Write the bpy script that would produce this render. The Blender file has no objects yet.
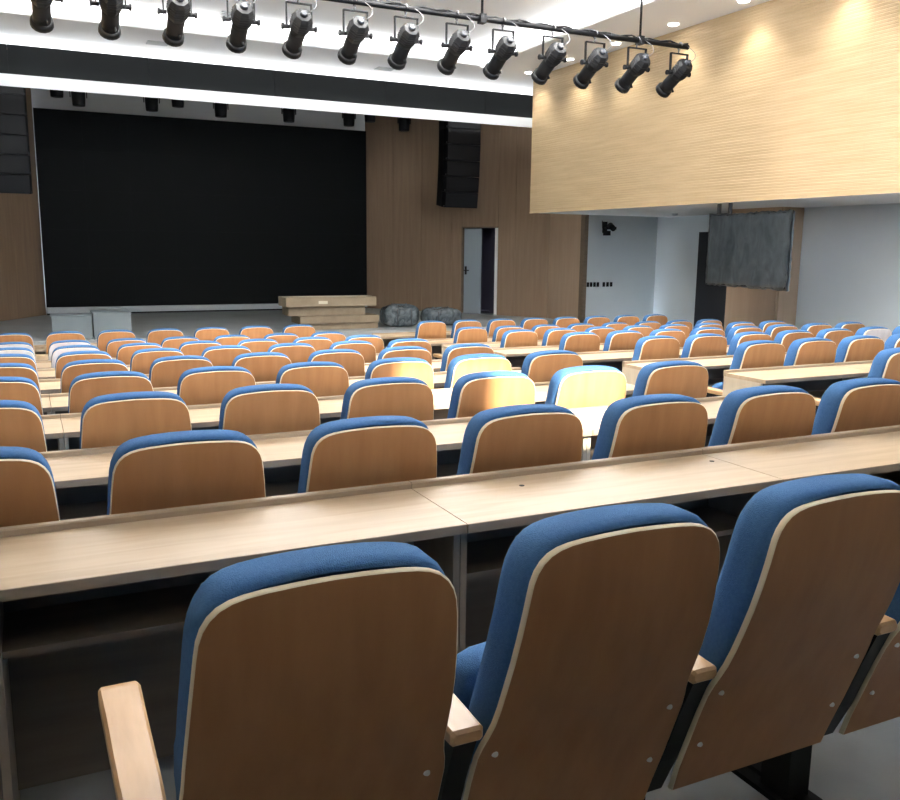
import bpy, math, random
from mathutils import Vector, Matrix
random.seed(7)
S = bpy.context.scene
COL = S.collection

# ------------------------------------------------------------------ camera
cam_d = bpy.data.cameras.new('camera'); cam = bpy.data.objects.new('camera', cam_d); COL.objects.link(cam)
cam_d.sensor_width = 36.0; cam_d.sensor_fit = 'HORIZONTAL'; cam_d.lens = 36.0 * 874.54 / 900.0
cam_d.clip_start = 0.02; cam_d.clip_end = 200
RW = ((0.90102065, -0.06530454, 0.42883227), (-0.43364392, -0.16001967, 0.88676189), (0.01071202, -0.98495128, -0.17249995))
cam.matrix_world = Matrix(((RW[0][0], -RW[0][1], -RW[0][2], 0.0), (RW[1][0], -RW[1][1], -RW[1][2], 0.0),
                           (RW[2][0], -RW[2][1], -RW[2][2], 1.53), (0, 0, 0, 1)))
S.camera = cam
# ------------------------------------------------------------------ world, sun, exposure
W = bpy.data.worlds.new('world'); S.world = W; W.use_nodes = True
bg = W.node_tree.nodes['Background']; bg.inputs[0].default_value = (0.78, 0.87, 1.0, 1); bg.inputs[1].default_value = 11.0
sun_d = bpy.data.lights.new('sun', 'SUN'); sun = bpy.data.objects.new('sun', sun_d); COL.objects.link(sun)
sun_d.energy = 13.0; sun_d.angle = math.radians(1.2); sun_d.color = (1.0, 0.93, 0.78)
SUN_E = math.atan(0.526)
sun.rotation_euler = Vector((0.0, math.cos(SUN_E), -math.sin(SUN_E))).to_track_quat('-Z', 'Y').to_euler()
sun.location = (2.6, -8, 9)
S.view_settings.view_transform = 'Standard'; S.view_settings.look = 'None'
S.view_settings.gamma = 1.0; S.view_settings.use_curve_mapping = False
S.view_settings.exposure = 1.0
PANEL_W = 24.0        # added coffer pendants, downward watts each
UP_W = 80.0
COVE_W = 32.0  # added cove lights, watts per reference length
TROUGH_W = 15.0
#          # and upward
WASH_W = 40.0         # wall washers beside the slatted balcony
LINE_E = 14.0          # linear light in the coffer

# ------------------------------------------------------------------ materials
def mat(name, col, rough=0.6, metal=0.0, emit=None, emit_s=0.0, spec=None):
    m = bpy.data.materials.new(name); m.use_nodes = True
    b = m.node_tree.nodes['Principled BSDF']
    b.inputs['Base Color'].default_value = (*col, 1); b.inputs['Roughness'].default_value = rough
    b.inputs['Metallic'].default_value = metal
    if spec is not None: b.inputs['Specular IOR Level'].default_value = spec
    if emit: b.inputs['Emission Color'].default_value = (*emit, 1); b.inputs['Emission Strength'].default_value = emit_s
    return m
def noisy(name, c1, c2, scale=(1, 1, 1), nscale=4.0, rough=0.5, detail=6.0, bump=0.0, bscale=None, coord='Object', spec=None, perobj=0.0, distort=0.0):
    m = mat(name, c1, rough, spec=spec); nt = m.node_tree; b = nt.nodes['Principled BSDF']
    tc = nt.nodes.new('ShaderNodeTexCoord'); mp = nt.nodes.new('ShaderNodeMapping'); nz = nt.nodes.new('ShaderNodeTexNoise')
    mp.inputs['Scale'].default_value = scale
    nz.inputs['Scale'].default_value = nscale; nz.inputs['Detail'].default_value = detail; nz.inputs['Distortion'].default_value = distort
    nt.links.new(tc.outputs[coord], mp.inputs['Vector'])
    nt.links.new(mp.outputs['Vector'], nz.inputs['Vector'])
    oi = nt.nodes.new('ShaderNodeObjectInfo')
    if perobj:
        ml = nt.nodes.new('ShaderNodeMath'); ml.operation = 'MULTIPLY'; ml.inputs[1].default_value = 37.0
        cb = nt.nodes.new('ShaderNodeCombineXYZ')
        nt.links.new(oi.outputs['Random'], ml.inputs[0]); nt.links.new(ml.outputs[0], cb.inputs[0]); nt.links.new(ml.outputs[0], cb.inputs[2])
        nt.links.new(cb.outputs[0], mp.inputs['Location'])
    rp = nt.nodes.new('ShaderNodeValToRGB')
    rp.color_ramp.elements[0].position = 0.3; rp.color_ramp.elements[1].position = 0.7
    rp.color_ramp.elements[0].color = (*c1, 1); rp.color_ramp.elements[1].color = (*c2, 1)
    nt.links.new(nz.outputs['Fac'], rp.inputs['Fac'])
    out = rp.outputs['Color']
    if perobj:
        hs = nt.nodes.new('ShaderNodeHueSaturation')
        mr = nt.nodes.new('ShaderNodeMapRange'); mr.inputs['To Min'].default_value = 1 - perobj; mr.inputs['To Max'].default_value = 1 + perobj
        nt.links.new(oi.outputs['Random'], mr.inputs['Value']); nt.links.new(mr.outputs[0], hs.inputs['Value'])
        nt.links.new(out, hs.inputs['Color']); out = hs.outputs['Color']
    nt.links.new(out, b.inputs['Base Color'])
    if bump:
        n2 = nt.nodes.new('ShaderNodeTexNoise'); n2.inputs['Scale'].default_value = bscale or nscale; n2.inputs['Detail'].default_value = 3
        nt.links.new(mp.outputs['Vector'] if bscale is None else tc.outputs[coord], n2.inputs['Vector'])
        bp = nt.nodes.new('ShaderNodeBump'); bp.inputs['Strength'].default_value = bump; bp.inputs['Distance'].default_value = 0.004
        nt.links.new(n2.outputs['Fac'], bp.inputs['Height']); nt.links.new(bp.outputs['Normal'], b.inputs['Normal'])
    return m
M = {}
M['board'] = noisy('chair_veneer', (0.400, 0.185, 0.073), (0.470, 0.232, 0.097), (9, 9, 0.7), 2.2, 0.45, 5, coord='Object', spec=0.3, perobj=0.10)
M['ply'] = noisy('plywood_edge', (0.80, 0.67, 0.44), (0.87, 0.76, 0.55), (3, 3, 3), 6, 0.5)
M['blue'] = noisy('blue_fabric', (0.054, 0.143, 0.310), (0.070, 0.172, 0.358), (1, 1, 1), 120, 0.9, 2, bump=0.5, bscale=420, spec=0.15)
M['arm'] = noisy('armrest_beech', (0.54, 0.31, 0.14), (0.66, 0.40, 0.20), (6, 1, 6), 5, 0.35, 4, perobj=0.06)
M['black'] = mat('black_steel', (0.005, 0.005, 0.006), 0.5, spec=0.25)
M['screw'] = mat('bright_screw', (0.85, 0.84, 0.80), 0.3, 0.2)
M['desk'] = noisy('desk_oak', (0.465, 0.335, 0.208), (0.565, 0.428, 0.284), (0.8, 9, 9), 2.6, 0.42, 7, perobj=0.05, distort=0.6)
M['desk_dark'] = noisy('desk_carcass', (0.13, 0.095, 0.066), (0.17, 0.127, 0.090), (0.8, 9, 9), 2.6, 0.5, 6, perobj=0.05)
M['ledge'] = noisy('desk_ledge', (0.360, 0.262, 0.170), (0.440, 0.330, 0.222), (0.8, 9, 9), 2.6, 0.5, 6)
M['edge'] = noisy('desk_edge_band', (0.27, 0.20, 0.138), (0.33, 0.25, 0.178), (0.8, 9, 9), 2.6, 0.5, 6)
M['gable_shaded'] = noisy('shaded_gable', (0.25, 0.19, 0.14), (0.30, 0.235, 0.175), (9, 9, 0.8), 2.6, 0.5, 6)  # gable wood with the nearest row's shade put into its colour
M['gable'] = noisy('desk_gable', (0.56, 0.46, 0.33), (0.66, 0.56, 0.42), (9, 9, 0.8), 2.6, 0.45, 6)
M['floor'] = noisy('grey_floor', (0.27, 0.28, 0.275), (0.34, 0.35, 0.34), (1, 1, 1), 3.0, 0.6, 8)
M['stage'] = noisy('stage_floor', (0.32, 0.34, 0.345), (0.40, 0.42, 0.425), (1, 1, 1), 1.3, 0.45, 8)
M['white'] = mat('white_paint', (0.80, 0.81, 0.81), 0.8)
M['ceil'] = mat('ceiling_paint', (0.86, 0.87, 0.875), 0.85)
M['wallp'] = noisy('pale_wall_paint', (0.74, 0.80, 0.83), (0.77, 0.83, 0.86), (1, 1, 1), 1.2, 0.8, 3)
M['wallg'] = noisy('grey_wall_paint', (0.56, 0.61, 0.63), (0.60, 0.65, 0.67), (1, 1, 1), 1.2, 0.8, 3)
M['rear'] = mat('dark_rear_wall', (0.15, 0.13, 0.11), 0.8)
M['slat'] = noisy('balcony_slat_wood', (0.510, 0.375, 0.215), (0.600, 0.455, 0.280), (9, 0.6, 9), 1.8, 0.5, 6)
M['wood'] = noisy('stage_wall_wood', (0.250, 0.168, 0.106), (0.305, 0.210, 0.136), (7, 7, 0.5), 1.6, 0.5, 5, perobj=0.04)
M['colwood'] = noisy('column_wood', (0.400, 0.285, 0.195), (0.450, 0.330, 0.230), (7, 7, 0.5), 1.6, 0.5, 5)
M['pale_veneer'] = noisy('pale_board_veneer', (0.62, 0.61, 0.63), (0.78, 0.77, 0.80), (2, 2, 1), 5, 0.25, 4)  # paler veneer for a few chair backs
M['bfascia'] = mat('black_fascia', (0.0016, 0.0021, 0.0023), 0.55, spec=0.12)
M['screen'] = mat('led_screen', (0.0022, 0.0030, 0.0034), 0.6, spec=0.12)
M['blacku'] = mat('black_housing', (0.003, 0.0033, 0.0045), 0.55, spec=0.2)
M['lamp'] = noisy('lamp_housing', (0.0035, 0.0038, 0.0046), (0.006, 0.0065, 0.0078), (1, 1, 1), 30, 0.5, 3, spec=0.3)
M['steel'] = mat('galvanised_wire', (0.13, 0.13, 0.135), 0.5, 0.2)
M['cap'] = mat('grey_connector', (0.028, 0.031, 0.038), 0.5)
M['lens'] = mat('lens_glass', (0.05, 0.06, 0.07), 0.08)
M['card'] = noisy('cardboard', (0.270, 0.205, 0.135), (0.340, 0.265, 0.180), (1, 1, 1), 5, 0.8, 4, perobj=0.2)
M['tape'] = mat('parcel_tape', (0.68, 0.62, 0.48), 0.4)
M['plastic'] = noisy('wrapping_plastic', (0.040, 0.053, 0.062), (0.150, 0.178, 0.195), (1, 1, 1), 6.0, 0.25, 4, bump=1.0, bscale=9, distort=2.0)
M['wrapf'] = noisy('screen_wrap', (0.020, 0.026, 0.030), (0.058, 0.068, 0.075), (1, 2.0, 0.9), 3.0, 0.3, 4, bump=0.7, bscale=9, distort=1.6)
M['crate'] = noisy('pale_case', (0.190, 0.225, 0.240), (0.225, 0.260, 0.275), (1, 1, 1), 2, 0.5, 3)
M['doorleaf'] = mat('door_leaf_blue_grey', (0.29, 0.345, 0.38), 0.5)
M['doordark'] = mat('dark_doorway', (0.012, 0.012, 0.018), 0.7)
M['purple'] = mat('dark_room_wall', (0.055, 0.05, 0.085), 0.8)
M['grille'] = mat('vent_grey', (0.42, 0.45, 0.46), 0.6)
M['diff'] = mat('lamp_diffuser', (0.9, 0.9, 0.9), 0.5, emit=(1.0, 0.98, 0.95), emit_s=LINE_E)
M['diffp'] = mat('panel_diffuser', (0.9, 0.9, 0.9), 0.5, emit=(1.0, 0.98, 0.95), emit_s=3.0)
M['frost'] = bpy.data.materials.new('frosted_glass'); M['frost'].use_nodes = True
_nt = M['frost'].node_tree; _nt.nodes.clear(); _o = _nt.nodes.new('ShaderNodeOutputMaterial'); _t = _nt.nodes.new('ShaderNodeBsdfTranslucent'); _t.inputs[0].default_value = (.90, .95, 1.0, 1); _nt.links.new(_t.outputs[0], _o.inputs[0])

# ------------------------------------------------------------------ helpers
class MB:
    """collects geometry for ONE mesh"""
    def __init__(s): s.v = []; s.f = []; s.sm = []
    def quadv(s, *pts, smooth=False):
        n = len(s.v); s.v += [tuple(p) for p in pts]; s.f.append(tuple(range(n, n + len(pts)))); s.sm.append(smooth); return s
    def box(s, x0, x1, y0, y1, z0, z1, rot=0.0, org=None, mtx=None, bev=0.0):
        P = []
        if bev:
            # box with chamfered long edges: extruded octagon along x
            b = bev
            prof = [(y0 + b, z0), (y1 - b, z0), (y1, z0 + b), (y1, z1 - b), (y1 - b, z1), (y0 + b, z1), (y0, z1 - b), (y0, z0 + b)]
            P = [(x0, y, z) for y, z in prof] + [(x1, y, z) for y, z in prof]
            F = [tuple(range(7, -1, -1)), tuple(range(8, 16))] + [(i, (i + 1) % 8, 8 + (i + 1) % 8, 8 + i) for i in range(8)]
            F = [tuple(reversed(q)) for q in F]
            F = [tuple(reversed(q)) for q in F]
        else:
            P = [(x0, y0, z0), (x1, y0, z0), (x1, y1, z0), (x0, y1, z0), (x0, y0, z1), (x1, y0, z1), (x1, y1, z1), (x0, y1, z1)]
            F = [(3, 2, 1, 0), (4, 5, 6, 7), (0, 1, 5, 4), (1, 2, 6, 5), (2, 3, 7, 6), (3, 0, 4, 7)]
        if mtx is not None: P = [tuple(mtx @ Vector(p)) for p in P]
        n = len(s.v); s.v += P
        for q in F: s.f.append(tuple(n + i for i in q)); s.sm.append(False)
        return s
    def prism(s, poly, h0, h1, axis='z', mtx=None):
        k = len(poly)
        def pt(a, b, h): return {'z': (a, b, h), 'x': (h, a, b), 'y': (a, h, b)}[axis]
        P = [pt(a, b, h0) for a, b in poly] + [pt(a, b, h1) for a, b in poly]
        if mtx is not None: P = [tuple(mtx @ Vector(p)) for p in P]
        n = len(s.v); s.v += P
        s.f.append(tuple(n + i for i in reversed(range(k)))); s.f.append(tuple(n + k + i for i in range(k))); s.sm += [False, False]
        for i in range(k):
            j = (i + 1) % k; s.f.append((n + i, n + j, n + k + j, n + k + i)); s.sm.append(False)
        return s
    def tube(s, pts, r, seg=8, caps=True, smooth=True):
        """r: radius or list of radii"""
        n0 = len(s.v); N = len(pts); pts = [Vector(p) for p in pts]
        rr = r if isinstance(r, (list, tuple)) else [r] * N
        for i, p in enumerate(pts):
            d = (pts[min(i + 1, N - 1)] - pts[max(i - 1, 0)]).normalized()
            up = Vector((0, 0, 1)) if abs(d.z) < 0.9 else Vector((1, 0, 0))
            a = d.cross(up).normalized(); b = d.cross(a).normalized()
            for k in range(seg):
                t = 2 * math.pi * (k + 0.5) / seg
                s.v.append(tuple(p + a * (rr[i] * math.cos(t)) + b * (rr[i] * math.sin(t))))
        for i in range(N - 1):
            for k in range(seg):
                k2 = (k + 1) % seg
                s.f.append((n0 + i * seg + k, n0 + i * seg + k2, n0 + (i + 1) * seg + k2, n0 + (i + 1) * seg + k)); s.sm.append(smooth)
        if caps:
            s.f.append(tuple(n0 + k for k in reversed(range(seg)))); s.f.append(tuple(n0 + (N - 1) * seg + k for k in range(seg))); s.sm += [False, False]
        return s
    def mesh(s, name, m):
        me = bpy.data.meshes.new(name); me.from_pydata(s.v, [], s.f)
        me.polygons.foreach_set('use_smooth', s.sm); me.materials.append(m); me.update()
        return me
    def obj(s, name, m, parent=None, loc=(0, 0, 0), rz=0.0):
        return link(name, s.mesh(name, m), parent, loc, rz)
def link(name, me, parent=None, loc=(0, 0, 0), rz=0.0):
    o = bpy.data.objects.new(name, me); COL.objects.link(o); o.location = loc; o.rotation_euler = (0, 0, rz)
    if parent: o.parent = parent
    return o
def empty(name, loc=(0, 0, 0), rz=0.0):
    return link(name, None, None, loc, rz)
def tag(o, label, cat, group=None, kind=None):
    o['label'] = label; o['category'] = cat
    if group: o['group'] = group
    if kind: o['kind'] = kind
    return o
def struct(o, label=None):
    o['kind'] = 'structure'
    if label: o['label'] = label
    return o
ORD = ['zeroth', 'first', 'second', 'third', 'fourth', 'fifth', 'sixth', 'seventh', 'eighth', 'ninth', 'tenth', 'eleventh', 'twelfth', 'thirteenth']

# ------------------------------------------------------------------ layout constants
P = 1.2703                       # row pitch
SEAT = 0.58
XC, XR = 0.3978, 5.272          # seat columns of the two blocks
FZ = [0.0, -0.0645, -0.139, -0.217, -0.300, -0.3815, -0.467, -0.545, -0.564]       # tier floors
DZ = [0.762, 0.679, 0.603, 0.516, 0.436, 0.356, 0.276, 0.200, 0.180]               # desk tops
CY = [1.245] + [1.3228 + P * n for n in range(1, 9)]                                 # chair back planes
DY = [2.1034 + P * n for n in range(9)]                                              # desk near edges
STZ = -0.10                      # stage floor
CZ = 4.815                       # ceiling border
SOF = 2.215                      # balcony underside
YB = 17.26                       # proscenium beam

# ------------------------------------------------------------------ floor tiers
XL, XRW, YREAR = -2.3, 13.2, -1.6
b = MB(); edges = [YREAR] + [2.565 + P * n for n in range(8)] + [16.05]
for n in range(9):
    b.box(XL, XRW, edges[n], edges[n + 1], FZ[n] - 0.30, FZ[n])
struct(b.obj('floor', M['floor']), 'grey stepped auditorium floor under the seating')
b = MB(); b.prism([(-2.3, 16.05), (11.06, 16.05), (11.06, 17.6), (8.2, 22.3), (0.3, 22.3), (-2.3, 17.6)], -0.75, STZ)
struct(b.obj('stage_floor', M['stage']), 'grey raised stage floor in front of the screen')

# ------------------------------------------------------------------ back wall, splayed walls
b = MB(); b.box(-3, 12, 22.25, 22.45, -0.8, 6.6)
struct(b.obj('wall_back', M['white']), 'white back wall above the stage screen')
def wall_panels(name, A, B, z0, z1, n, thick, label, skip=None, gap=0.006):
    """a run of tall wood panels from A to B; skip=(t0,t1,ztop): an opening"""
    root = empty(name, (A[0], A[1], 0), math.atan2(B[1] - A[1], B[0] - A[0])); struct(root, label)
    L = math.hypot(B[0] - A[0], B[1] - A[1])
    cuts = [L * i / n for i in range(n + 1)]
    if skip: cuts = sorted(set([c for c in cuts if not (skip[0] - 0.25 < c < skip[1] + 0.25)] + [skip[0], skip[1]]))
    for i in range(len(cuts) - 1):
        a, c = cuts[i] + gap / 2, cuts[i + 1] - gap / 2
        zb = z0
        if skip and a > skip[0] - 0.01 and c < skip[1] + 0.01: zb = skip[2]
        MB().box(a, c, 0, thick, zb, z1).obj('wall_panel', M['wood'], root)
    return root, L
A_, B_ = (8.16, 22.10), (11.04, 17.62)
wl = math.hypot(B_[0] - A_[0], B_[1] - A_[1])
D0_, D1_ = 2.98, 3.97     # door opening along the splayed wall
wall_panels('wall_stage_right', A_, B_, STZ, 6.6, 6, 0.12, 'dark wood panelled splayed wall beside the screen', skip=(D0_, D1_, 1.99))
wall_panels('wall_stage_left', (-2.3, 17.4), (0.385, 22.05), STZ, 6.6, 5, 0.12, 'wood panelled splayed wall beyond the hanging speaker')
b = MB(); b.box(11.04, 11.2, 16.34, 17.62, -0.8, 6.6)
struct(b.obj('wall_side_return', M['colwood']), 'lighter wood return wall at the stage corner')
b = MB(); b.box(11.04, 11.13, 16.18, 16.335, -0.8, 6.6)
struct(b.obj('trim_1', M['desk_dark']), 'dark wood trim at the stage corner')
# door in the splayed wall
ang = math.atan2(B_[1] - A_[1], B_[0] - A_[0])
dr = empty('door_1', (A_[0], A_[1], 0), ang); struct(dr, 'half open blue grey double door in the dark wood wall')
MB().box(D0_ + 0.02, D0_ + 0.50, 0.05, 0.09, STZ + 0.01, 1.98).obj('door_leaf', M['doorleaf'], dr)
h = MB(); h.box(D0_ + 0.06, D0_ + 0.10, 0.02, 0.05, 0.86, 1.06); h.box(D0_ + 0.05, D0_ + 0.18, -0.005, 0.02, 0.95, 0.975)
h.obj('door_handle', M['black'], dr)
MB().box(D0_ + 0.52, D1_ - 0.05, 0.50, 0.54, STZ + 0.01, 1.98).obj('passage_wall', M['purple'], dr)
MB().box(D1_ - 0.07, D1_ + 0.0, -0.02, 0.16, STZ, 1.99).obj('door_frame', M['white'], dr)
MB().box(D0_, D1_, -0.06, 0.3, STZ - 0.02, STZ + 0.015).obj('threshold', M['crate'], dr)
MB().box(D0_ - 0.02, D0_ + 0.02, -0.015, 0.14, STZ, 2.02).obj('door_frame', M['desk_dark'], dr)
MB().box(D0_ - 0.02, D1_, -0.012, 0.14, 1.99, 2.02).obj('door_frame', M['desk_dark'], dr)
MB().box(D0_ - .1, D1_ + .1, 1.2, 1.25, STZ, 2.4).box(D0_ - .15, D0_ - .1, .13, 1.25, STZ, 2.4).box(D1_ + .1, D1_ + .15, .13, 1.25, STZ, 2.4).box(D0_ - .1, D1_ + .1, .13, 1.25, 2.4, 2.45).box(D0_ - .1, D1_ + .1, .13, 1.25, STZ - .04, STZ - .005).obj('passage_shell', M['purple'], dr)

# ------------------------------------------------------------------ side walls under the balcony
b = MB(); b.box(11.135, 13.3, 16.2, 16.338, -0.8, 5.0)
struct(b.obj('wall_grey_end', M['wallg']), 'grey end wall with a row of switches')
b = MB(); b.prism([(13.02, 16.2), (11.75, 11.6), (11.95, 11.55), (13.22, 16.2)], -0.8, 5.0)
struct(b.obj('wall_side_far', M['wallp']), 'pale side wall between the grey wall and the dark doorway')
b = MB(); b.box(11.42, 11.6, YREAR, 10.58, -0.8, 5.0)
struct(b.obj('wall_right', M['wallp']), 'pale blue grey side wall under the slatted balcony')
pl = empty('column_1', (11.0, 11.1, 0)); struct(pl, 'wood clad column behind the wrapped screen')
MB().box(-0.03, 0.0, -0.53, 0.60, -0.75, SOF).obj('cladding_panel', M['colwood'], pl)
MB().box(0.0, 0.5, -0.56, -0.53, -0.75, SOF).obj('cladding_panel', M['colwood'], pl)
MB().box(0.0, 0.75, -0.53, 0.60, -0.75, SOF).obj('core', M['desk_dark'], pl)
d2 = empty('door_2', (0, 0, 0)); struct(d2, 'dark open doorway in the pale side wall')
def swall(y): return 11.75 + (y - 11.6) * (13.02 - 11.75) / 4.6
b = MB()
for (ya, yb_) in ((12.15, 14.15),):
    b.prism([(swall(ya) - 0.012, ya), (swall(yb_) - 0.012, yb_), (swall(yb_) + 0.03, yb_), (swall(ya) + 0.03, ya)], -0.7, 1.88)
b.obj('doorway', M['doordark'], d2)
b = MB(); b.prism([(swall(12.62) - 0.05, 12.62), (swall(12.68) - 0.05, 12.68), (swall(12.68), 12.68), (swall(12.62), 12.62)], -0.7, 1.88)
b.obj('door_edge', M['grille'], d2)
# left and rear walls, never in view but they hold the light
b = MB(); b.box(XL - 0.2, XL, YREAR, 22.3, -0.9, 5.2); struct(b.obj('wall_left', M['wallp']), 'pale side wall of the hall')
YE = 0.45                         # edge of the unseen slab added to shade the nearest row
YG = YREAR
b = MB(); b.box(XL, XRW, YREAR, YE, 2.04, 2.16); struct(b.obj('ceiling_shade_slab', M['rear']), 'dark unseen slab added overhead to shade the nearest row')
WZ0, WZ1 = 2.26, 3.48
FILL_WIN = [(-0.30, 1.80), (3.26, 5.20), (5.40, 7.10), (7.30, 9.00)]  # frosted windows added out of view to light the chair backs
SW = (2.08, 2.99, 3.20, 4.42)     # the one clear pane that lets a shaft of sun in
holes = sorted([(a, c, WZ0, WZ1) for a, c in FILL_WIN] + [SW])
b = MB(); x = XL
for a, c, z0, z1 in holes:
    b.box(x, a, YG - 0.08, YG, -0.9, 5.2); b.box(a, c, YG - 0.08, YG, -0.9, z0); b.box(a, c, YG - 0.08, YG, z1, 5.2); x = c
b.box(x, XRW, YG - 0.08, YG, -0.9, 5.2)
struct(b.obj('wall_rear', M['rear']), 'dark rear wall with unseen daylight windows above the added slab')
for n_, (a, c, z0, z1) in enumerate(holes):
    w = empty(f'window_{n_ + 1}', (0, YG, 0)); struct(w, 'unseen daylight window in the rear wall')
    b = MB(); b.box(a, a + .04, -.07, .0, z0, z1); b.box(c - .04, c, -.07, .0, z0, z1); b.box(a, c, -.07, .0, z0, z0 + .04); b.box(a, c, -.07, .0, z1 - .04, z1)
    b.obj('window_frame', M['white'], w)
    if (a, c) != SW[:2]: MB().quadv((a + .04, -.04, z0 + .04), (c - .04, -.04, z0 + .04), (c - .04, -.04, z1 - .04), (a + .04, -.04, z1 - .04)).obj('added_frosted_pane', M['frost'], w)

# ------------------------------------------------------------------ ceiling with coffer
CX0, CX1, CY0, CY1, CH = -0.45, 8.0, 4.6, 15.12, 5.06
b = MB()
b.box(XL, CX0, YREAR, YB + 0.1, CZ, CZ + 0.05); b.box(CX1, XRW, YREAR, YB + 0.1, CZ, CZ + 0.05)
b.box(CX0, CX1, YREAR, CY0, CZ, CZ + 0.05); b.box(CX0, CX1, CY1, YB + 0.1, CZ, CZ + 0.05)
b.box(CX0 - .03, CX0, CY0, CY1, CZ + .05, CH); b.box(CX1, CX1 + .03, CY0, CY1, CZ + .05, CH)
b.box(CX0, CX1, CY0 - .03, CY0, CZ + .05, CH); b.box(CX0, CX1, CY1, CY1 + .03, CZ + .05, CH)
b.box(CX0 - .03, CX1 + .03, CY0 - .03, CY1 + .03, CH, CH + 0.05)
struct(b.obj('ceiling', M['ceil']), 'white coffered ceiling above the seating')
b = MB(); b.box(-3, 12, YB + 0.1, 22.4, 6.55, 6.7); b.box(-3, XRW, YB + 0.1, YB + 0.3, CZ, 6.7)
b.box(-3.0, -2.3, YB, 22.4, -.8, 6.6); b.box(11.3, 11.5, 16.36, 22.4, -0.8, 6.6)
struct(b.obj('ceiling_stage_house', M['blacku']), 'dark stage house above the proscenium')
# proscenium beam
bm_ = empty('proscenium_beam', (0, YB, 0)); struct(bm_, 'black proscenium fascia with a white lower edge')
for i in range(6):
    x0 = -2.3 + i * 2.28
    MB().box(x0 + .003, x0 + 2.277, 0, 0.12, 4.336, CZ).obj('fascia_panel', M['bfascia'], bm_)
MB().prism([(-.28, 4.093), (-.26, 4.093), (-.12, 4.313), (-.14, 4.313)], -2.3, 11.4, axis='x').prism([(-.27, 4.094), (.14, 4.165), (.14, 4.185), (-.255, 4.115)], -2.3, 11.4, axis='x').obj('light_trough', M['ceil'], bm_)
MB().box(-2.2, 11.3, -0.10, -0.06, 4.155, 4.17).obj('led_channel', M['diffp'], bm_)
for i in range(6):
    ld = bpy.data.lights.new('trough_lamp', 'AREA'); ld.shape = 'RECTANGLE'; ld.size = 2.2; ld.size_y = 0.04; ld.energy = TROUGH_W; ld.color = (0.97, 0.985, 1.0)
    lo = bpy.data.objects.new('trough_lamp', ld); COL.objects.link(lo); lo.parent = bm_; lo.location = (-1.1 + i * 2.28, -.09, 4.30); lo.rotation_euler = (math.radians(180 + 38), 0, 0)

# ------------------------------------------------------------------ slatted balcony
FXB, FYE = 9.2, 15.45
bal = empty('balcony', (FXB, 0, 0)); struct(bal, 'pale slatted wood balcony front on the side wall')
def slat_panel(y0, y1, x, sgn):
    g = MB(); z0, z1 = 2.235, CZ - 0.002; n = 66; dz = (z1 - z0) / n
    prof = []
    for i in range(n):
        a = z0 + i * dz
        prof += [(0.006, a), (0.006, a + dz * 0.10), (0.0, a + dz * 0.22), (0.0, a + dz * 0.88)]
    prof.append((0.006, z1))
    for i in range(len(prof) - 1):
        (u0, a), (u1, c) = prof[i], prof[i + 1]
        g.quadv((x + sgn * u0, y0, a), (x + sgn * u1, y0, c), (x + sgn * u1, y1, c), (x + sgn * u0, y1, a))
    g.box(min(x + sgn * .014, x + sgn * .03), max(x + sgn * .014, x + sgn * .03), y0, y1, z0, z1)
    return g
ys = [-1.59, -0.14, 2.46, 5.06, 7.66, 10.33, 12.93, FYE]
for i in range(len(ys) - 1):
    slat_panel(ys[i] + 0.004, ys[i + 1] - 0.004, 0.0, 1).obj('slat_panel', M['slat'], bal)
MB().box(-0.004, 0.03, YREAR, FYE, 2.205, 2.233).obj('lower_rail', M['slat'], bal)
MB().box(0.03, 4.0, YREAR, FYE - 0.01, SOF, SOF + 0.06).obj('soffit', M['white'], bal)
MB().box(0.03, 4.0, FYE - 0.03, FYE, SOF + .06, CZ).obj('end_wall', M['slat'], bal)
ball = empty('balcony', (-0.55, 0, 0)); struct(ball, 'slatted wood balcony front on the opposite wall')
for i in range(len(ys) - 1):
    slat_panel(ys[i] + 0.004, ys[i + 1] - 0.004, 0.0, -1).obj('slat_panel', M['slat'], ball)
MB().box(-1.75, -0.03, YREAR, FYE - 0.01, SOF, SOF + 0.06).obj('soffit', M['white'], ball)

# ------------------------------------------------------------------ lights in the ceiling
def pendant(x, y, i):  # unseen fixtures added to brighten the ceiling and seating
    t = empty('pendant_fill', (x, y, CH)); tag(t, f'added white box pendant light out of view in the coffer, {ORD[i]} counted from the rear', 'light', 'added coffer pendant lights')
    f = MB(); z0, z1 = -.62, -.54
    f.box(-.62, .62, -.12, -.10, z0, z1); f.box(-.62, .62, .10, .12, z0, z1); f.box(-.62, -.60, -.10, .10, z0, z1); f.box(.60, .62, -.10, .10, z0, z1)
    f.obj('housing', M['white'], t); MB().box(-.60, .60, -.10, .10, z0 + .02, z1 - .02).obj('diffuser', M['diffp'], t)
    for sx in (-.5, .5): MB().tube([(sx, 0, z1), (sx, 0, 0)], .006, 6).obj('suspension_wire', M['steel'], t)
    for dz, rx, en in ((z0 - .004, 0.0, PANEL_W), (z1 + .004, math.pi, UP_W)):
        ld = bpy.data.lights.new('pendant_fill_lamp', 'AREA'); ld.shape = 'RECTANGLE'; ld.size = 1.18; ld.size_y = 0.18; ld.energy = en; ld.color = (1.0, 0.985, 0.96)
        lo = bpy.data.objects.new('pendant_fill_lamp', ld); COL.objects.link(lo); lo.parent = t; lo.location = (0, 0, dz); lo.rotation_euler = (rx, 0, 0)
pos = [(x, y) for y in (6.8, 8.6) for x in (1.7, 3.7, 5.7)]
for i, (x, y) in enumerate(pos): pendant(x, y, i + 1)
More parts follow.
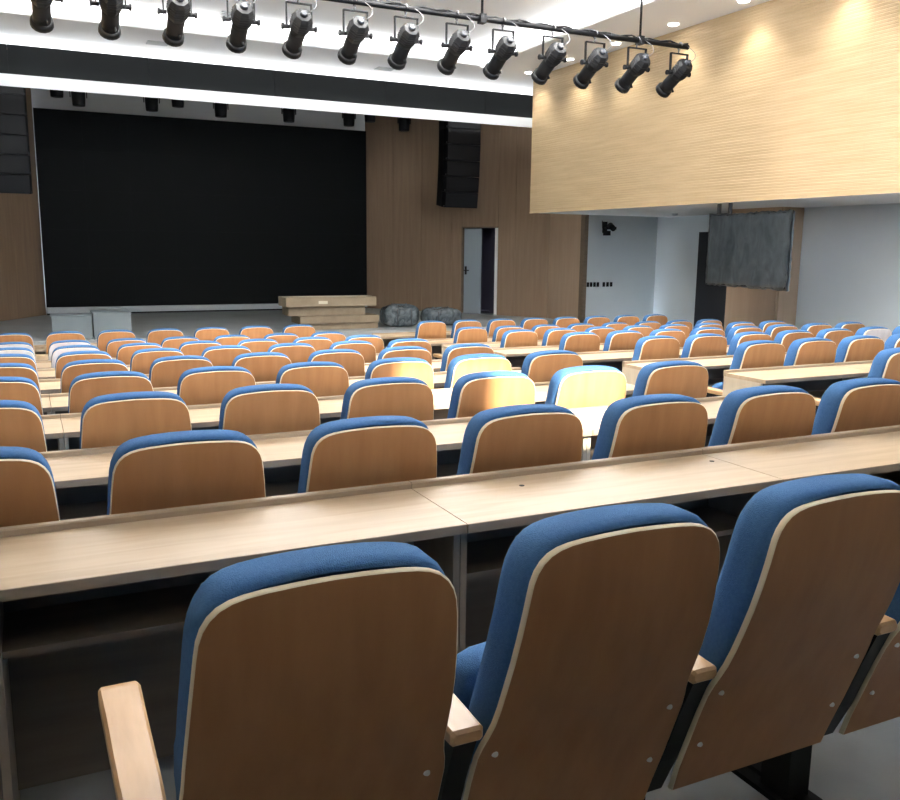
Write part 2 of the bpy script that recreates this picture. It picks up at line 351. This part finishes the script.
def washer(y, i):
    t = empty('downlight', (8.90, y, CZ)); tag(t, f'small recessed downlight washing the slatted balcony, {ORD[i]} from the stage', 'light', 'balcony wash downlights')
    f = MB(); n = 20
    for k in range(n):
        a0, a1 = 2 * math.pi * k / n, 2 * math.pi * (k + 1) / n
        c0, s0, c1, s1 = math.cos(a0), math.sin(a0), math.cos(a1), math.sin(a1)
        f.quadv((.075 * c0, .075 * s0, -.012), (.09 * c0, .09 * s0, -.002), (.09 * c1, .09 * s1, -.002), (.075 * c1, .075 * s1, -.012))
    f.obj('trim_ring', M['white'], t)
    MB().prism([(.074 * math.cos(2 * math.pi * k / n), .074 * math.sin(2 * math.pi * k / n)) for k in range(n)], -.011, -.006).obj('diffuser', M['diff'], t)
    ld = bpy.data.lights.new('wash_lamp', 'SPOT'); ld.energy = WASH_W; ld.spot_size = math.radians(112); ld.spot_blend = 0.9; ld.shadow_soft_size = 0.06; ld.color = (1.0, 0.95, 0.85)
    lo = bpy.data.objects.new('wash_lamp', ld); COL.objects.link(lo); lo.parent = t; lo.location = (0, 0, -0.03)
for i, y in enumerate((15.1, 13.72, 12.36, 10.94, 9.52, 8.0, 6.6)): washer(y, i + 1)
def cove(loc, length, rot, lab):  # lamps added behind a lip to brighten the coffer ceiling
    t = empty('cove_fill', loc, rot); tag(t, lab, 'light', 'added cove lights of the coffer')
    MB().box(-length / 2, length / 2, -.01, .13, -.012, .0).box(-length / 2, length / 2, .12, .13, .0, .035).obj('cove_lip', M['ceil'], t)
    MB().box(-length / 2, length / 2, .02, .05, .001, .012).obj('led_channel', M['diffp'], t)
    ld = bpy.data.lights.new('cove_fill_lamp', 'AREA'); ld.shape = 'RECTANGLE'; ld.size = length; ld.size_y = 0.03; ld.energy = COVE_W * length / 7.0; ld.color = (0.97, 0.985, 1.0)
    lo = bpy.data.objects.new('cove_fill_lamp', ld); COL.objects.link(lo); lo.parent = t; lo.location = (0, .035, .02); lo.rotation_euler = (math.radians(180 - 25), 0, 0)
cove((CX1, 10.4, CZ + .012), 9.0, math.pi / 2, 'added hidden cove light along the coffer edge beside the balcony')
cove((CX0, 10.4, CZ + .012), 9.0, -math.pi / 2, 'added hidden cove light along the coffer edge opposite the balcony')
cove((3.78, CY1, CZ + .012), 8.1, math.pi, 'added hidden cove light along the coffer edge nearest the stage')
def vent(x, y, z, sx, sy, lab):
    t = empty('ceiling_vent', (x, y, z)); tag(t, lab, 'vent', 'ceiling vents')
    f = MB(); f.box(-sx, sx, -sy, -sy + .02, -.012, 0); f.box(-sx, sx, sy - .02, sy, -.012, 0); f.box(-sx, -sx + .02, -sy, sy, -.012, 0); f.box(sx - .02, sx, -sy, sy, -.012, 0)
    f.obj('frame', M['grille'], t)
    for k in range(5):
        yy = -sy + .035 + k * (2 * sy - .07) / 4
        MB().box(-sx + .02, sx - .02, yy - .012, yy + .012, -.010, -.003).obj('slat', M['grille'], t)
vent(2.24, 15.95, CZ, 0.17, 0.13, 'grey ceiling vent just in front of the black fascia, nearer the screen edge')
vent(6.35, 16.1, CZ, 0.17, 0.13, 'grey ceiling vent just in front of the black fascia, nearer the balcony')
vent(3.15, 14.6, CH, 0.16, 0.22, 'grey vent in the raised coffer behind the third spotlight')

# ------------------------------------------------------------------ chairs
def lerp(z, zs, vs):
    if z <= zs[0]: return vs[0]
    for i in range(len(zs) - 1):
        if z <= zs[i + 1]:
            t = (z - zs[i]) / (zs[i + 1] - zs[i]); return vs[i] + (vs[i + 1] - vs[i]) * t
    return vs[-1]
PZ = [.25, .39, .50, .56, .62, .70, .80, .90, 1.01]
PYV = [.240, .188, .150, .128, .101, .067, .034, .013, .0]
def prof(z):
    # smoothed back profile: leaning, with a lumbar bend at arm height
    return (lerp(z - .03, PZ, PYV) + lerp(z, PZ, PYV) + lerp(z + .03, PZ, PYV)) / 3
BOARD = [(.25, .250), (.32, .254), (.40, .256), (.48, .257), (.545, .256), (.575, .251), (.60, .244), (.63, .238), (.67, .236), (.72, .2345), (.78, .231), (.84, .2265),
         (.89, .222), (.92, .219), (.945, .2155), (.965, .209), (.982, .1985), (.995, .184), (1.004, .165), (1.0095, .142), (1.013, .112), (1.016, .06), (1.0175, 0.0)]
CUSH = [(.47, .215), (.55, .223), (.62, .228), (.70, .229), (.78, .2265), (.85, .222), (.90, .2185), (.932, .215), (.957, .2095), (.978, .201), (.996, .189), (1.009, .174), (1.018, .155), (1.024, .130), (1.0285, .09), (1.031, .045), (1.032, 0.0)]
# veneer: the back face only, plus a matching front face
gb = MB()
m_ = len(BOARD); zb_, zt_ = BOARD[0][0], BOARD[-1][0]
def ring(levels, dy, ins):
    zt = levels[-1][0]; zb = levels[0][0]; L = [(max(w_ - ins, 0), zb + (z - zb) * (1 - ins / (zt - zb))) for z, w_ in levels]
    return [(-w_, prof(z) + dy, z) for w_, z in L] + [(w_, prof(z) + dy, z) for w_, z in reversed(L[:-1])]
def strip_face(g, loop, m_, flip, smooth=True):
    a = len(g.v); g.v += loop; n = len(loop)
    for i in range(m_ - 1):
        l0, l1, r0, r1 = a + i, a + i + 1, a + n - 1 - i, a + n - 2 - i
        q = (l0, r0, r1, l1) if i < m_ - 2 else (l0, r0, l1)
        g.f.append(tuple(reversed(q)) if flip else q); g.sm.append(smooth)
strip_face(gb, ring(BOARD, 0.0, .0028), m_, False); strip_face(gb, ring(BOARD, 0.014, .0), m_, True)
ME_BOARD = gb.mesh('back_board', M['board'])
ge = MB(); rings = [ring(BOARD, 0.0, .0028), ring(BOARD, 0.0005, .0020), ring(BOARD, 0.003, .0002), ring(BOARD, 0.014, 0.0)]
n_ = len(rings[0])
for r_ in rings: ge.v += r_
for k in range(len(rings) - 1):
    for i in range(n_):
        j = (i + 1) % n_; ge.f.append((k * n_ + j, k * n_ + i, (k + 1) * n_ + i, (k + 1) * n_ + j)); ge.sm.append(True)
ME_EDGE = ge.mesh('edge_band', M['ply'])
gc = MB(); CR = [(.0145, .010), (.0155, .005), (.020, .000), (.040, -.004), (.095, -.004), (.118, .002), (.134, .014), (.144, .042)]
rings = [ring(CUSH, dy, ins) for dy, ins in CR]; n_ = len(rings[0]); mc = len(CUSH)
for r_ in rings: gc.v += r_
for k in range(len(rings) - 1):
    for i in range(n_):
        j = (i + 1) % n_; gc.f.append((k * n_ + j, k * n_ + i, (k + 1) * n_ + i, (k + 1) * n_ + j)); gc.sm.append(True)
strip_face(gc, rings[-1], mc, True)
ME_CUSH = gc.mesh('back_cushion', M['blue'])
# tipped-up seat: rounded pad standing in front of the backrest
SEATL = [(.395, .12), (.40, .165), (.415, .19), (.44, .203), (.50, .208), (.57, .208), (.615, .200), (.64, .184), (.655, .155), (.662, .10), (.664, 0.0)]
def ring2(levels, y, ins, lean):
    zt = levels[-1][0]; zb = levels[0][0]; L = [(max(w_ - ins, 0), zb + ins + (z - zb) * (1 - 2 * ins / (zt - zb))) for z, w_ in levels]
    f_ = lambda z: y - (z - .395) * lean
    return [(-w_, f_(z), z) for w_, z in L] + [(w_, f_(z), z) for w_, z in reversed(L[:-1])]
gs = MB(); rings = [ring2(SEATL, y, i_, .25) for y, i_ in ((.345, .03), (.352, .008), (.37, 0), (.43, 0), (.452, .010), (.460, .035))]; n_ = len(rings[0])
for r_ in rings: gs.v += r_
for k in range(len(rings) - 1):
    for i in range(n_):
        j = (i + 1) % n_; gs.f.append((k * n_ + j, k * n_ + i, (k + 1) * n_ + i, (k + 1) * n_ + j)); gs.sm.append(True)
strip_face(gs, rings[0], len(SEATL), False); strip_face(gs, rings[-1], len(SEATL), True)
ME_SEAT = gs.mesh('seat', M['blue'])
# armrest: a tapered wooden paddle, origin at the arm line
ga = MB(); prev = None
AS = [(.105, .030, .606, .626), (.112, .035, .600, .632), (.20, .037, .598, .634), (.40, .039, .598, .637), (.535, .041, .600, .640), (.553, .039, .606, .637), (.558, .034, .612, .631)]
sec = []
for y, w_, z0, z1 in AS:
    c = .006; base = len(ga.v)
    ga.v += [(-w_ + c, y, z0), (w_ - c, y, z0), (w_, y, z0 + c), (w_, y, z1 - c), (w_ - c, y, z1), (-w_ + c, y, z1), (-w_, y, z1 - c), (-w_, y, z0 + c)]; sec.append(base)
for a, c in zip(sec, sec[1:]):
    for i in range(8):
        j = (i + 1) % 8; ga.f.append((a + j, a + i, c + i, c + j)); ga.sm.append(False)
ga.f.append(tuple(sec[0] + i for i in range(8))); ga.f.append(tuple(sec[-1] + i for i in reversed(range(8)))); ga.sm += [False, False]
ME_ARM = ga.mesh('armrest', M['arm'])
# black side standard: a leaning plate under the arm down to the post
gp = MB(); gp.prism([(.115, .600), (.50, .598), (.52, .56), (.40, .50), (.40, .28), (.255, .25), (.205, .36), (.155, .50)], -.024, .024, axis='x')
ME_STD = gp.mesh('side_standard', M['black'])
gp = MB(); gp.box(-.040, .040, .33, .43, .012, .42)
ME_POST = gp.mesh('post', M['black'])
gp = MB(); gp.prism([(-.05, .26), (.05, .26), (.06, .30), (.06, .56), (-.06, .56), (-.06, .30)], 0.0, .016)
gp.box(-.018, .018, .262, .55, .016, .03)
ME_FOOT = gp.mesh('foot_plate', M['black'])
gq = MB(); gq.tube([(0, -.0045, 0), (0, .001, 0)], [.0055, .0075], 10, smooth=False)
ME_SCREW = gq.mesh('screw', M['screw'])

ME_PALE_BOARD = ME_BOARD.copy(); ME_PALE_BOARD.materials[0] = M['pale_veneer']
def chair(n, x, label, group, right_arm=False, screws=False, dx=0.0, pale_veneer=False):
    t = empty('auditorium_chair', (x + dx, CY[n], FZ[n])); tag(t, label, 'chair', group)
    bo = link('back_board', ME_PALE_BOARD if pale_veneer else ME_BOARD, t); link('edge_band', ME_EDGE, bo)
    link('back_cushion', ME_CUSH, t); link('seat', ME_SEAT, t)
    for sx in ((-SEAT / 2, SEAT / 2) if right_arm else (-SEAT / 2,)):
        link('armrest', ME_ARM, t, (sx, 0, 0)); link('side_standard', ME_STD, t, (sx, 0, 0))
        po = link('post', ME_POST, t, (sx, 0, 0)); link('foot_plate', ME_FOOT, po)
    if screws:
        for sx in (-.2165, .2165):
            for z in (.548, .390): link('screw', ME_SCREW, bo, (sx, prof(z), z))
    return t
FORE = ['nearest chair at the end of the front row, beside the free beech armrest', 'second chair of the nearest row, in front of the desk joint',
        'third chair of the nearest row, its black post and foot showing below', 'fourth chair of the nearest row, mostly cut off by the picture edge']
for k in range(4):
    chair(0, XC + SEAT * k, FORE[k], 'chairs of the nearest row', screws=True, dx=0.011)
for n in range(1, 9):
    row = ORD[n + 1]
    for k in range(-1, 6):
        if n < 2 and k > 5: continue
        chair(n, XC + SEAT * k, f'{"pale-backed chair" if (n in (6, 7) and k < 1) else "blue tip-up chair"}, {row} row from camera, screen-side block, {ORD[6 - k]} seat from the aisle', 'chairs of the screen-side block', dx={1: .008 + .009 * k, 2: -.004 + .006 * k, 3: .004 * k}.get(n, 0.0), right_arm=(k == 5), pale_veneer=(n in (6, 7) and k < 1))
    if n >= 2:
        for k in range(8):
            chair(n, XR + SEAT * k, f'{"white-backed blue chair" if (n, k) == (4, 5) else "blue tip-up chair"}, {row} row from camera, balcony-side block, {ORD[k + 1]} seat from the aisle', 'chairs of the balcony-side block', right_arm=(k == 7), pale_veneer=((n, k) == (4, 5)))

# ------------------------------------------------------------------ desks
def desk(n, x0, x1, label, group, gro=()):
    t = empty('long_desk', (x0, DY[n], FZ[n])); tag(t, label, 'desk', group)
    L = x1 - x0; H = DZ[n] - FZ[n]; g2 = 0.0015
    wt = MB().box(g2, L - g2, .003, .400, H - .028, H).obj('worktop', M['desk'], t)
    MB().box(g2, L - g2, 0, .0028, H - .0275, H - .0005).obj('edge_band', M['edge'], wt)
    MB().box(g2, L - g2, .3995, .430, H - .028, H + .020, bev=.004).obj('rear_ledge', M['ledge'], t)
    for sx in (g2, L - .020 - g2):
        MB().box(sx, sx + .020, .045, .425, 0.0, H - .028).obj('gable', M['gable_shaded'] if n < 1 else M['gable'], t)
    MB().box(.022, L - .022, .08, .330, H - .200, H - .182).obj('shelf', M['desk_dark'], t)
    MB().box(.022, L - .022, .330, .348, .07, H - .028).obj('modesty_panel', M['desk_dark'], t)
    for gx, gy in gro:
        MB().prism([(gx + .009 * math.cos(q * math.pi / 6), gy + .009 * math.sin(q * math.pi / 6)) for q in range(12)], H - .0005, H + .0012).obj('grommet', M['black'], wt)
    return t
M12 = 1.205
J = {0: 1.077, 1: 2.389, 2: 0.123, 3: 1.30, 4: 1.20, 5: 0.30, 6: 1.25, 7: 1.20, 8: 1.20}
for n in range(9):
    j = J[n]; xs = [j + M12 * i for i in range(-4, 5)]
    lo_, hi_ = -1.35, (4.2 if n == 0 else 3.66)
    xs = [x for x in xs if lo_ - .1 < x < hi_ + .1]
    if xs[0] > -0.6: xs = [xs[0] - M12] + xs
    if hi_ - xs[-1] > 0.35: xs = xs + [hi_]
    m_ = len(xs) - 1
    for i in range(m_):
        k = m_ - i
        desk(n, xs[i], xs[i + 1], f'oak veneer desk unit, {ORD[n + 1]} desk row from camera, screen-side block, {ORD[k]} from the aisle', 'desks of the screen-side block', gro=((.345, .29), (1.16, .30)) if (n == 0 and abs(xs[i] - 1.077) < .01) else ())
    if n >= 2:
        for i in range(4):
            desk(n, 4.78 + M12 * i, 4.78 + M12 * (i + 1), f'oak veneer desk unit, {ORD[n + 1]} desk row from camera, balcony-side block, {ORD[i + 1]} from the aisle', 'desks of the balcony-side block')

# ------------------------------------------------------------------ spotlights on the batten
PY_, PZ_ = 9.0, 3.988
t = empty('lighting_batten', (0, PY_, PZ_)); tag(t, 'black lighting bar carrying the row of spotlights', 'lighting bar')
MB().tube([(-1.2, 0, 0), (7.565, 0, 0)], .030, 10).obj('pipe', M['blacku'], t)
cb = MB(); pts = []
for i in range(121):
    x = -1.2 + i * 8.76 / 120; a = i * 0.9
    pts.append((x, .034 * math.cos(a) * .5 - .01, .030 + .010 * math.sin(a * 1.7)))
cb.tube(pts, .011, 6); cb.obj('cable', M['black'], t)
for x in (0.4, 2.55, 4.691, 6.83):
    MB().tube([(x, 0, .03), (x, 0, CH - PZ_ if x < CX1 else CZ - PZ_)], .014, 8).obj('hanger_rod', M['black'], t)
    MB().box(x - .035, x + .035, -.045, .045, -.045, .05).obj('pipe_clamp', M['black'], t)
LD = Vector((0, math.cos(math.radians(30)), -math.sin(math.radians(30))))
PIV = Vector((0, 0.02, -.315))
def lathe_dir(g, prof_, seg=12):
    """prof_: (distance along LD from pivot, radius)"""
    g.tube([PIV + LD * d for d, r in prof_], [r for d, r in prof_], seg, smooth=(seg > 9))
def spot_meshes():
    ms = {}
    g = MB(); lathe_dir(g, [(-.185, .050), (-.18, .080), (-.145, .102), (-.04, .107), (.0, .102), (.05, .084)], 8); 
    ms['lamp_body'] = g.mesh('lamp_body', M['lamp'])
    g = MB(); lathe_dir(g, [(.03, .078), (.07, .080), (.20, .080), (.28, .080)], 16); ms['lens_tube'] = g.mesh('lens_tube', M['lamp'])
    g = MB(); lathe_dir(g, [(.275, .078), (.28, .098), (.335, .103), (.34, .096), (.315, .07)], 16); ms['colour_frame'] = g.mesh('colour_frame', M['black'])
    g = MB()
    for d in (-.135, -.105, -.075, -.045): lathe_dir(g, [(d, .103), (d + .010, .111), (d + .020, .103)], 8)
    ms['cooling_fins'] = g.mesh('cooling_fins', M['black'])
    g = MB(); c = PIV + LD * -.186; g.tube([c, c + LD * -.03], [.04, .028], 10); g.tube([c + Vector((.02, 0, .01)), c + LD * -.02 + Vector((.03, 0, .03))], [.018, .012], 8); ms['rear_cap'] = g.mesh('rear_cap', M['cap'])
    g = MB(); zt = -.085
    for sx in (-1, 1): g.box(sx * .128 - .005, sx * .128 + .005, -.018 + .02, .018 + .02, PIV.z - .02, zt)
    g.box(-.133, .133, .002, .038, zt - .005, zt + .006); ms['yoke'] = g.mesh('yoke', M['black'])
    g = MB(); g.tube([(-.01, .02, zt), (-.01, .02, -.045)], .010, 8)
    pts = [(-.01, .042 * math.cos(a), .042 * math.sin(a)) for a in [math.radians(d) for d in range(-95, 200, 20)]]
    g.tube(pts, .009, 6); ms['hook_clamp'] = g.mesh('hook_clamp', M['steel'])
    g = MB(); g.tube([(.10, .02, PIV.z), (.165, .02, PIV.z)], [.02, .02], 8); g.tube([(.16, .02, PIV.z), (.18, .02, PIV.z)], [.03, .03], 8, smooth=False); ms['knob_a'] = g.mesh('tilt_knob', M['black'])
    g = MB(); g.tube([(-.10, .02, PIV.z), (-.165, .02, PIV.z)], [.02, .02], 8); g.tube([(-.16, .02, PIV.z), (-.18, .02, PIV.z)], [.03, .03], 8, smooth=False); ms['knob_b'] = g.mesh('tilt_knob', M['black'])
    g = MB(); q = PIV + LD * .16 + Vector((.03, 0, -.07)); g.tube([q, q + Vector((.015, 0, -.05))], [.012, .016], 8); ms['focus_knob'] = g.mesh('focus_knob', M['black'])
    g = MB(); e = PIV + LD * -.17
    P0, P1, P2, P3 = Vector((.03, 0, .035)), Vector((.16, -.04, -.03)), Vector((.19, -.16, -.12)), e + Vector((.05, -.02, .03))
    pts = []
    for i in range(11):
        s_ = i / 10; pts.append(P0 * (1 - s_) ** 3 + P1 * 3 * s_ * (1 - s_) ** 2 + P2 * 3 * s_ ** 2 * (1 - s_) + P3 * s_ ** 3)
    g.tube(pts, .004, 5); ms['safety_cable'] = g.mesh('safety_cable', M['steel'])
    return ms
SM = spot_meshes()
LX = [0.29, 0.87, 1.46, 2.06, 2.64, 3.235, 3.80, 4.40, 4.97, 5.62, 6.20, 6.81, 7.45]
for i, x in enumerate(LX):
    k = len(LX) - i
    lab = ('black profile spotlight at the balcony end of the lighting bar' if k == 1 else
           f'black profile spotlight on the lighting bar, {ORD[k]} from its balcony end')
    t = empty('profile_spotlight', (x, PY_, PZ_), random.uniform(-.03, .03)); tag(t, lab, 'spotlight', 'spotlights on the lighting bar')
    bo = None
    for nm, me in SM.items():
        name = {'knob_a': 'tilt_knob', 'knob_b': 'tilt_knob'}.get(nm, nm)
        o = link(name, me, bo if nm in ('cooling_fins', 'rear_cap') and bo else t)
        if nm == 'lamp_body': bo = o

# ------------------------------------------------------------------ stage: screen, speakers, stage lights
t = empty('led_screen', (0, 21.85, 0)); tag(t, 'huge black stage screen between the wood walls', 'screen')
cols, rows_ = 8, 5
for i in range(cols):
    for j in range(rows_):
        x0 = 0.40 + i * 7.70 / cols; z0 = 0.09 + j * 4.33 / rows_
        MB().box(x0 + .0002, x0 + 7.70 / cols - .0002, 0, .08, z0 + .0002, z0 + 4.33 / rows_ - .0002).obj('screen_tile', M['screen'], t)
MB().box(0.40, 8.10, -.03, .1, -.055, .075).obj('base_rail', M['grille'], t)
MB().box(0.40, 8.10, .08, .2, STZ, 4.42).obj('back_frame', M['blacku'], t)
def array(x, label, sgn, nseg=7):
    t = empty('line_array_speaker', (x, 18.0, 0)); tag(t, label, 'speaker', 'hanging line arrays')
    z = 4.75; tilt = 0.0; y = 0.0
    for i in range(nseg):
        hgt = .335; tilt = max(0, (i - 2)) * 0.035
        m = Matrix.Translation((0, y, z)) @ Matrix.Rotation(tilt, 4, 'X')
        c = MB(); c.prism([(-.43, -.05), (-.40, -.18), (.40, -.18), (.43, -.05), (.36, .38), (-.36, .38)], -hgt + .006, 0, mtx=m)
        cab = c.obj('speaker_cabinet', M['blacku'], t)
        MB().box(-.385, .385, -.187, -.178, -hgt + .03, -.03, mtx=m).obj('grille', M['black'], cab)
        for sx in (-.405, .405):
            MB().box(sx - .012, sx + .012, -.155, -.12, -hgt + .02, -hgt + .05, mtx=m).obj('rigging_pin', M['steel'], cab)
        z -= hgt * math.cos(tilt); y -= hgt * math.sin(tilt) * -1 * 0 + 0.0
        y += -hgt * math.sin(tilt) * -1
    f = MB(); f.box(-.4, .4, -.1, .3, 4.76, 4.84); f.tube([(-.3, .1, 4.8), (-.3, .1, 6.5)], .012, 6); f.tube([(.3, .1, 4.8), (.3, .1, 6.5)], .012, 6); f.obj('flying_frame', M['black'], t)
array(8.90, 'curved black speaker array hanging in front of the wood wall beside the door', 1)
array(-0.20, 'black speaker array hanging at the screen edge of the frame', -1)
def can(x, zb, i, y=19.5):
    t = empty('stage_light', (x, y, zb)); tag(t, f'small black stage light under the proscenium, {ORD[i]} counted from the hanging speaker by the screen', 'stage light', 'stage lights behind the proscenium')
    g = MB(); g.tube([(0, 0, 0), (0, 0, .02), (0, 0, .26), (0, 0, .34)], [.115, .120, .135, .08], 12); g.obj('lamp_head', M['blacku'], t)
    T = 4.829 - zb; yt = T - .12; g = MB(); g.box(-.16, -.145, -.02, .02, .16, yt); g.box(.145, .16, -.02, .02, .16, yt); g.box(-.16, .16, -.02, .02, yt - .02, yt); g.obj('yoke', M['black'], t)
    g = MB(); g.tube([(0, 0, yt), (0, 0, T - .05)], .02, 6); g.box(-.04, .04, -.04, .04, T - .06, T); g.obj('clamp', M['black'], t)
cans = [(0.737, 4.125), (1.097, 3.996), (2.374, 4.002), (2.854, 4.111), (3.662, 3.984), (5.019, 3.982), (6.296, 3.989), (6.763, 4.101), (7.538, 3.969)]
sc_ = 19.5 / 18.0
for i, (x, z) in enumerate(cans): can(x * sc_, 1.53 + (z - 1.53) * sc_, i + 1)
t = empty('stage_batten', (0, 19.5, 4.86)); tag(t, 'black bar above the stage holding the small stage lights', 'lighting bar')
MB().tube([(-1, 0, 0), (9.2, 0, 0)], .03, 8).obj('pipe', M['black'], t)
for x in (0, 4, 8): MB().tube([(x, 0, 0), (x, 0, 1.69)], .012, 6).obj('hanger_rod', M['black'], t)

# cardboard cartons on the stage
def carton(x0, x1, y0, y1, z0, z1, rz, label):
    cx, cy = (x0 + x1) / 2, (y0 + y1) / 2
    t = empty('cardboard_carton', (cx, cy, z0), rz); tag(t, label, 'box', 'flat cartons stacked on the stage')
    sx, sy, hz = (x1 - x0) / 2, (y1 - y0) / 2, z1 - z0
    MB().box(-sx, sx, -sy, sy, 0, hz, bev=.006).obj('carton_body', M['card'], t)
    MB().box(-sx - .002, sx + .002, -.03, .03, hz - .001, hz + .002).obj('tape_strip', M['tape'], t)
    MB().box(-sx * .30, -sx * .10, -sy - .003, -sy + .001, hz * .3, hz * .62).obj('paper_label', M['tape'], t) if 'top' in label else None
carton(4.86, 6.36, 16.53, 17.1, -.10, .022, -.02, 'flat cardboard carton at the bottom of the stage stack')
carton(4.72, 6.35, 16.44, 17.04, .026, .172, .015, 'flat cardboard carton second from the bottom of the stage stack')
carton(4.55, 6.10, 16.56, 17.1, .176, .352, -.04, 'flat cardboard carton third from the bottom of the stage stack')
carton(4.47, 6.30, 16.46, 17.06, .356, .535, -.015, 'flat cardboard carton with white labels on top of the stage stack')

# plastic-wrapped bundles
def bundle(x, y, sx, sy, hz, seed, label):
    rnd = random.Random(seed); t = empty('wrapped_bundle', (x, y, STZ)); tag(t, label, 'bundle', 'plastic wrapped bundles on the stage')
    g = MB(); nu, nv = 40, 14
    for j in range(nv + 1):
        v = j / nv
        for i in range(nu):
            u = 2 * math.pi * i / nu
            ph = math.pi * (v - .5); c = math.copysign(abs(math.cos(ph)) ** .45, math.cos(ph)) if abs(math.cos(ph)) > 1e-6 else 0
            s_ = math.copysign(abs(math.sin(ph)) ** .6, math.sin(ph))
            ex = math.copysign(abs(math.cos(u)) ** .5, math.cos(u)); ey = math.copysign(abs(math.sin(u)) ** .5, math.sin(u))
            k = 1 + .05 * math.sin(7 * u + seed) + rnd.uniform(-.022, .022)
            z = hz / 2 * (1 + s_ * (1 if s_ < 0 else 1 + .10 * math.sin(3 * u + seed) + rnd.uniform(-.03, .03)))
            g.v.append((ex * c * sx * k, ey * c * sy * k, max(0.0, z)))
    for j in range(nv):
        for i in range(nu):
            i2 = (i + 1) % nu; g.f.append((j * nu + i, j * nu + i2, (j + 1) * nu + i2, (j + 1) * nu + i)); g.sm.append(True)
    g.obj('plastic_wrap', M['plastic'], t)
    b_ = MB()
    for xx in (-sx * .45, sx * .4): 
        pts = [(xx, -sy * 1.02, hz * .1), (xx, -sy * .98, hz * .8), (xx, 0, hz * 1.06), (xx, sy * .98, hz * .8), (xx, sy * 1.02, hz * .1)]
        b_.tube(pts, .012, 5)
    b_.obj('tie_band', M['cap'], t)
bundle(6.92, 16.75, .36, .30, .44, 3, 'grey plastic wrapped bundle next to the cardboard cartons')
bundle(7.86, 16.75, .40, .30, .36, 5, 'flatter grey plastic wrapped bundle on the stage near the door')
# pale cases by the screen edge
def case(x0, x1, y0, y1, hz, label):
    t = empty('flight_case', ((x0 + x1) / 2, (y0 + y1) / 2, STZ)); tag(t, label, 'case', 'pale cases on the stage')
    sx, sy = (x1 - x0) / 2, (y1 - y0) / 2
    MB().box(-sx, sx, -sy, sy, .015, hz - .025).obj('case_body', M['crate'], t)
    MB().box(-sx - .008, sx + .008, -sy - .008, sy + .008, hz - .025, hz, bev=.004).obj('lid', M['crate'], t)
    for sx_ in (-sx + .03, sx - .03):
        MB().box(sx_ - .028, sx_ + .028, -sy - .006, -sy + .02, 0, hz - .025).obj('corner_strip', M['crate'], t)
case(0.36, 0.985, 16.15, 16.75, .415, 'lower pale grey case on the stage next to the screen edge')
case(1.01, 1.62, 16.15, 16.8, .46, 'taller pale grey case on the stage farther from the screen edge')

# ------------------------------------------------------------------ things on the side walls
t = empty('wrapped_display', (9.40, 9.665, 0), math.radians(-7.2)); tag(t, 'large flat display wrapped in grey plastic hanging under the balcony', 'display')
MB().box(-.03, .03, -.905, .905, 1.01, 2.045).obj('display_body', M['blacku'], t)
g = MB(); rnd = random.Random(4); ny, nz = 30, 18; z0, z1 = .995, 2.06
def wrapside(g, xs, sgn):
    base = len(g.v)
    for j in range(nz + 1):
        for i in range(ny + 1):
            edge = (i in (0, ny)) or (j in (0, nz))
            g.v.append((xs + sgn * (rnd.uniform(0, .014) if not edge else -.012), -.93 + 1.86 * i / ny + (rnd.uniform(-.01, .01) if i in (0, ny) else 0), z0 + (z1 - z0) * j / nz + (rnd.uniform(-.015, .015) if j in (0, nz) else 0)))
    for j in range(nz):
        for i in range(ny):
            a = base + j * (ny + 1) + i; q = (a, a + 1, a + ny + 2, a + ny + 1)
            g.f.append(tuple(reversed(q)) if sgn < 0 else q); g.sm.append(True)
    return base
b0 = wrapside(g, -.036, -1); b1 = wrapside(g, .036, 1)
for i in range(ny):
    for (a, c) in ((b0 + i, b1 + i), (b0 + nz * (ny + 1) + i, b1 + nz * (ny + 1) + i)): g.f.append((a, a + 1, c + 1, c)); g.sm.append(True)
for j in range(nz):
    for off in (0, ny):
        a, c = b0 + j * (ny + 1) + off, b1 + j * (ny + 1) + off; g.f.append((a, a + ny + 1, c + ny + 1, c)); g.sm.append(True)
g.obj('plastic_wrap', M['wrapf'], t)
for yy in (.45, .72):
    MB().box(-.02, .02, yy - .025, yy + .025, 2.03, SOF).obj('hanging_bracket', M['steel'], t)
for i, px in enumerate((11.175, 11.26, 11.35, 11.44, 11.60, 11.70, 11.80)):
    t = empty('wall_switch', (px, 16.195, .742)); tag(t, f'small black wall switch in the row on the grey wall, {ORD[i + 1]} from the wood corner', 'switch', 'switches on the grey wall')
    MB().box(-.03, .03, -.012, 0, -.05, .05).obj('switch_plate', M['blacku'], t); MB().box(-.014, .014, -.018, -.012, -.022, .022).obj('rocker', M['black'], t)
t = empty('wall_bracket_device', (11.56, 16.19, 1.97)); tag(t, 'black bracket mounted camera on the grey wall', 'camera')
MB().box(-.06, .06, -.02, 0, -.10, .14).obj('wall_plate', M['black'], t)
g = MB(); g.tube([(0, -.01, 0), (.02, -.18, .02)], .025, 8); g.box(-.03, .16, -.22, -.14, -.03, .03); g.obj('bracket_arm', M['black'], t)
g = MB(); g.tube([(.03, -.15, .06), (.03, -.30, -.02)], [.07, .06], 10); g.box(-.12, -.02, -.26, -.12, -.16, -.06); g.obj('camera_head', M['blacku'], t)
g = MB(); g.tube([(-.09, -.03, .16), (-.10, -.06, 0), (-.07, -.10, -.12)], .008, 5); g.obj('cable', M['black'], t)
t = empty('smoke_detector', (11.5, 13.8, SOF)); tag(t, 'small white round detector on the balcony underside', 'detector')
g = MB(); g.tube([(0, 0, 0), (0, 0, -.03), (0, 0, -.05)], [.06, .055, .03], 14); g.obj('detector_body', M['white'], t)
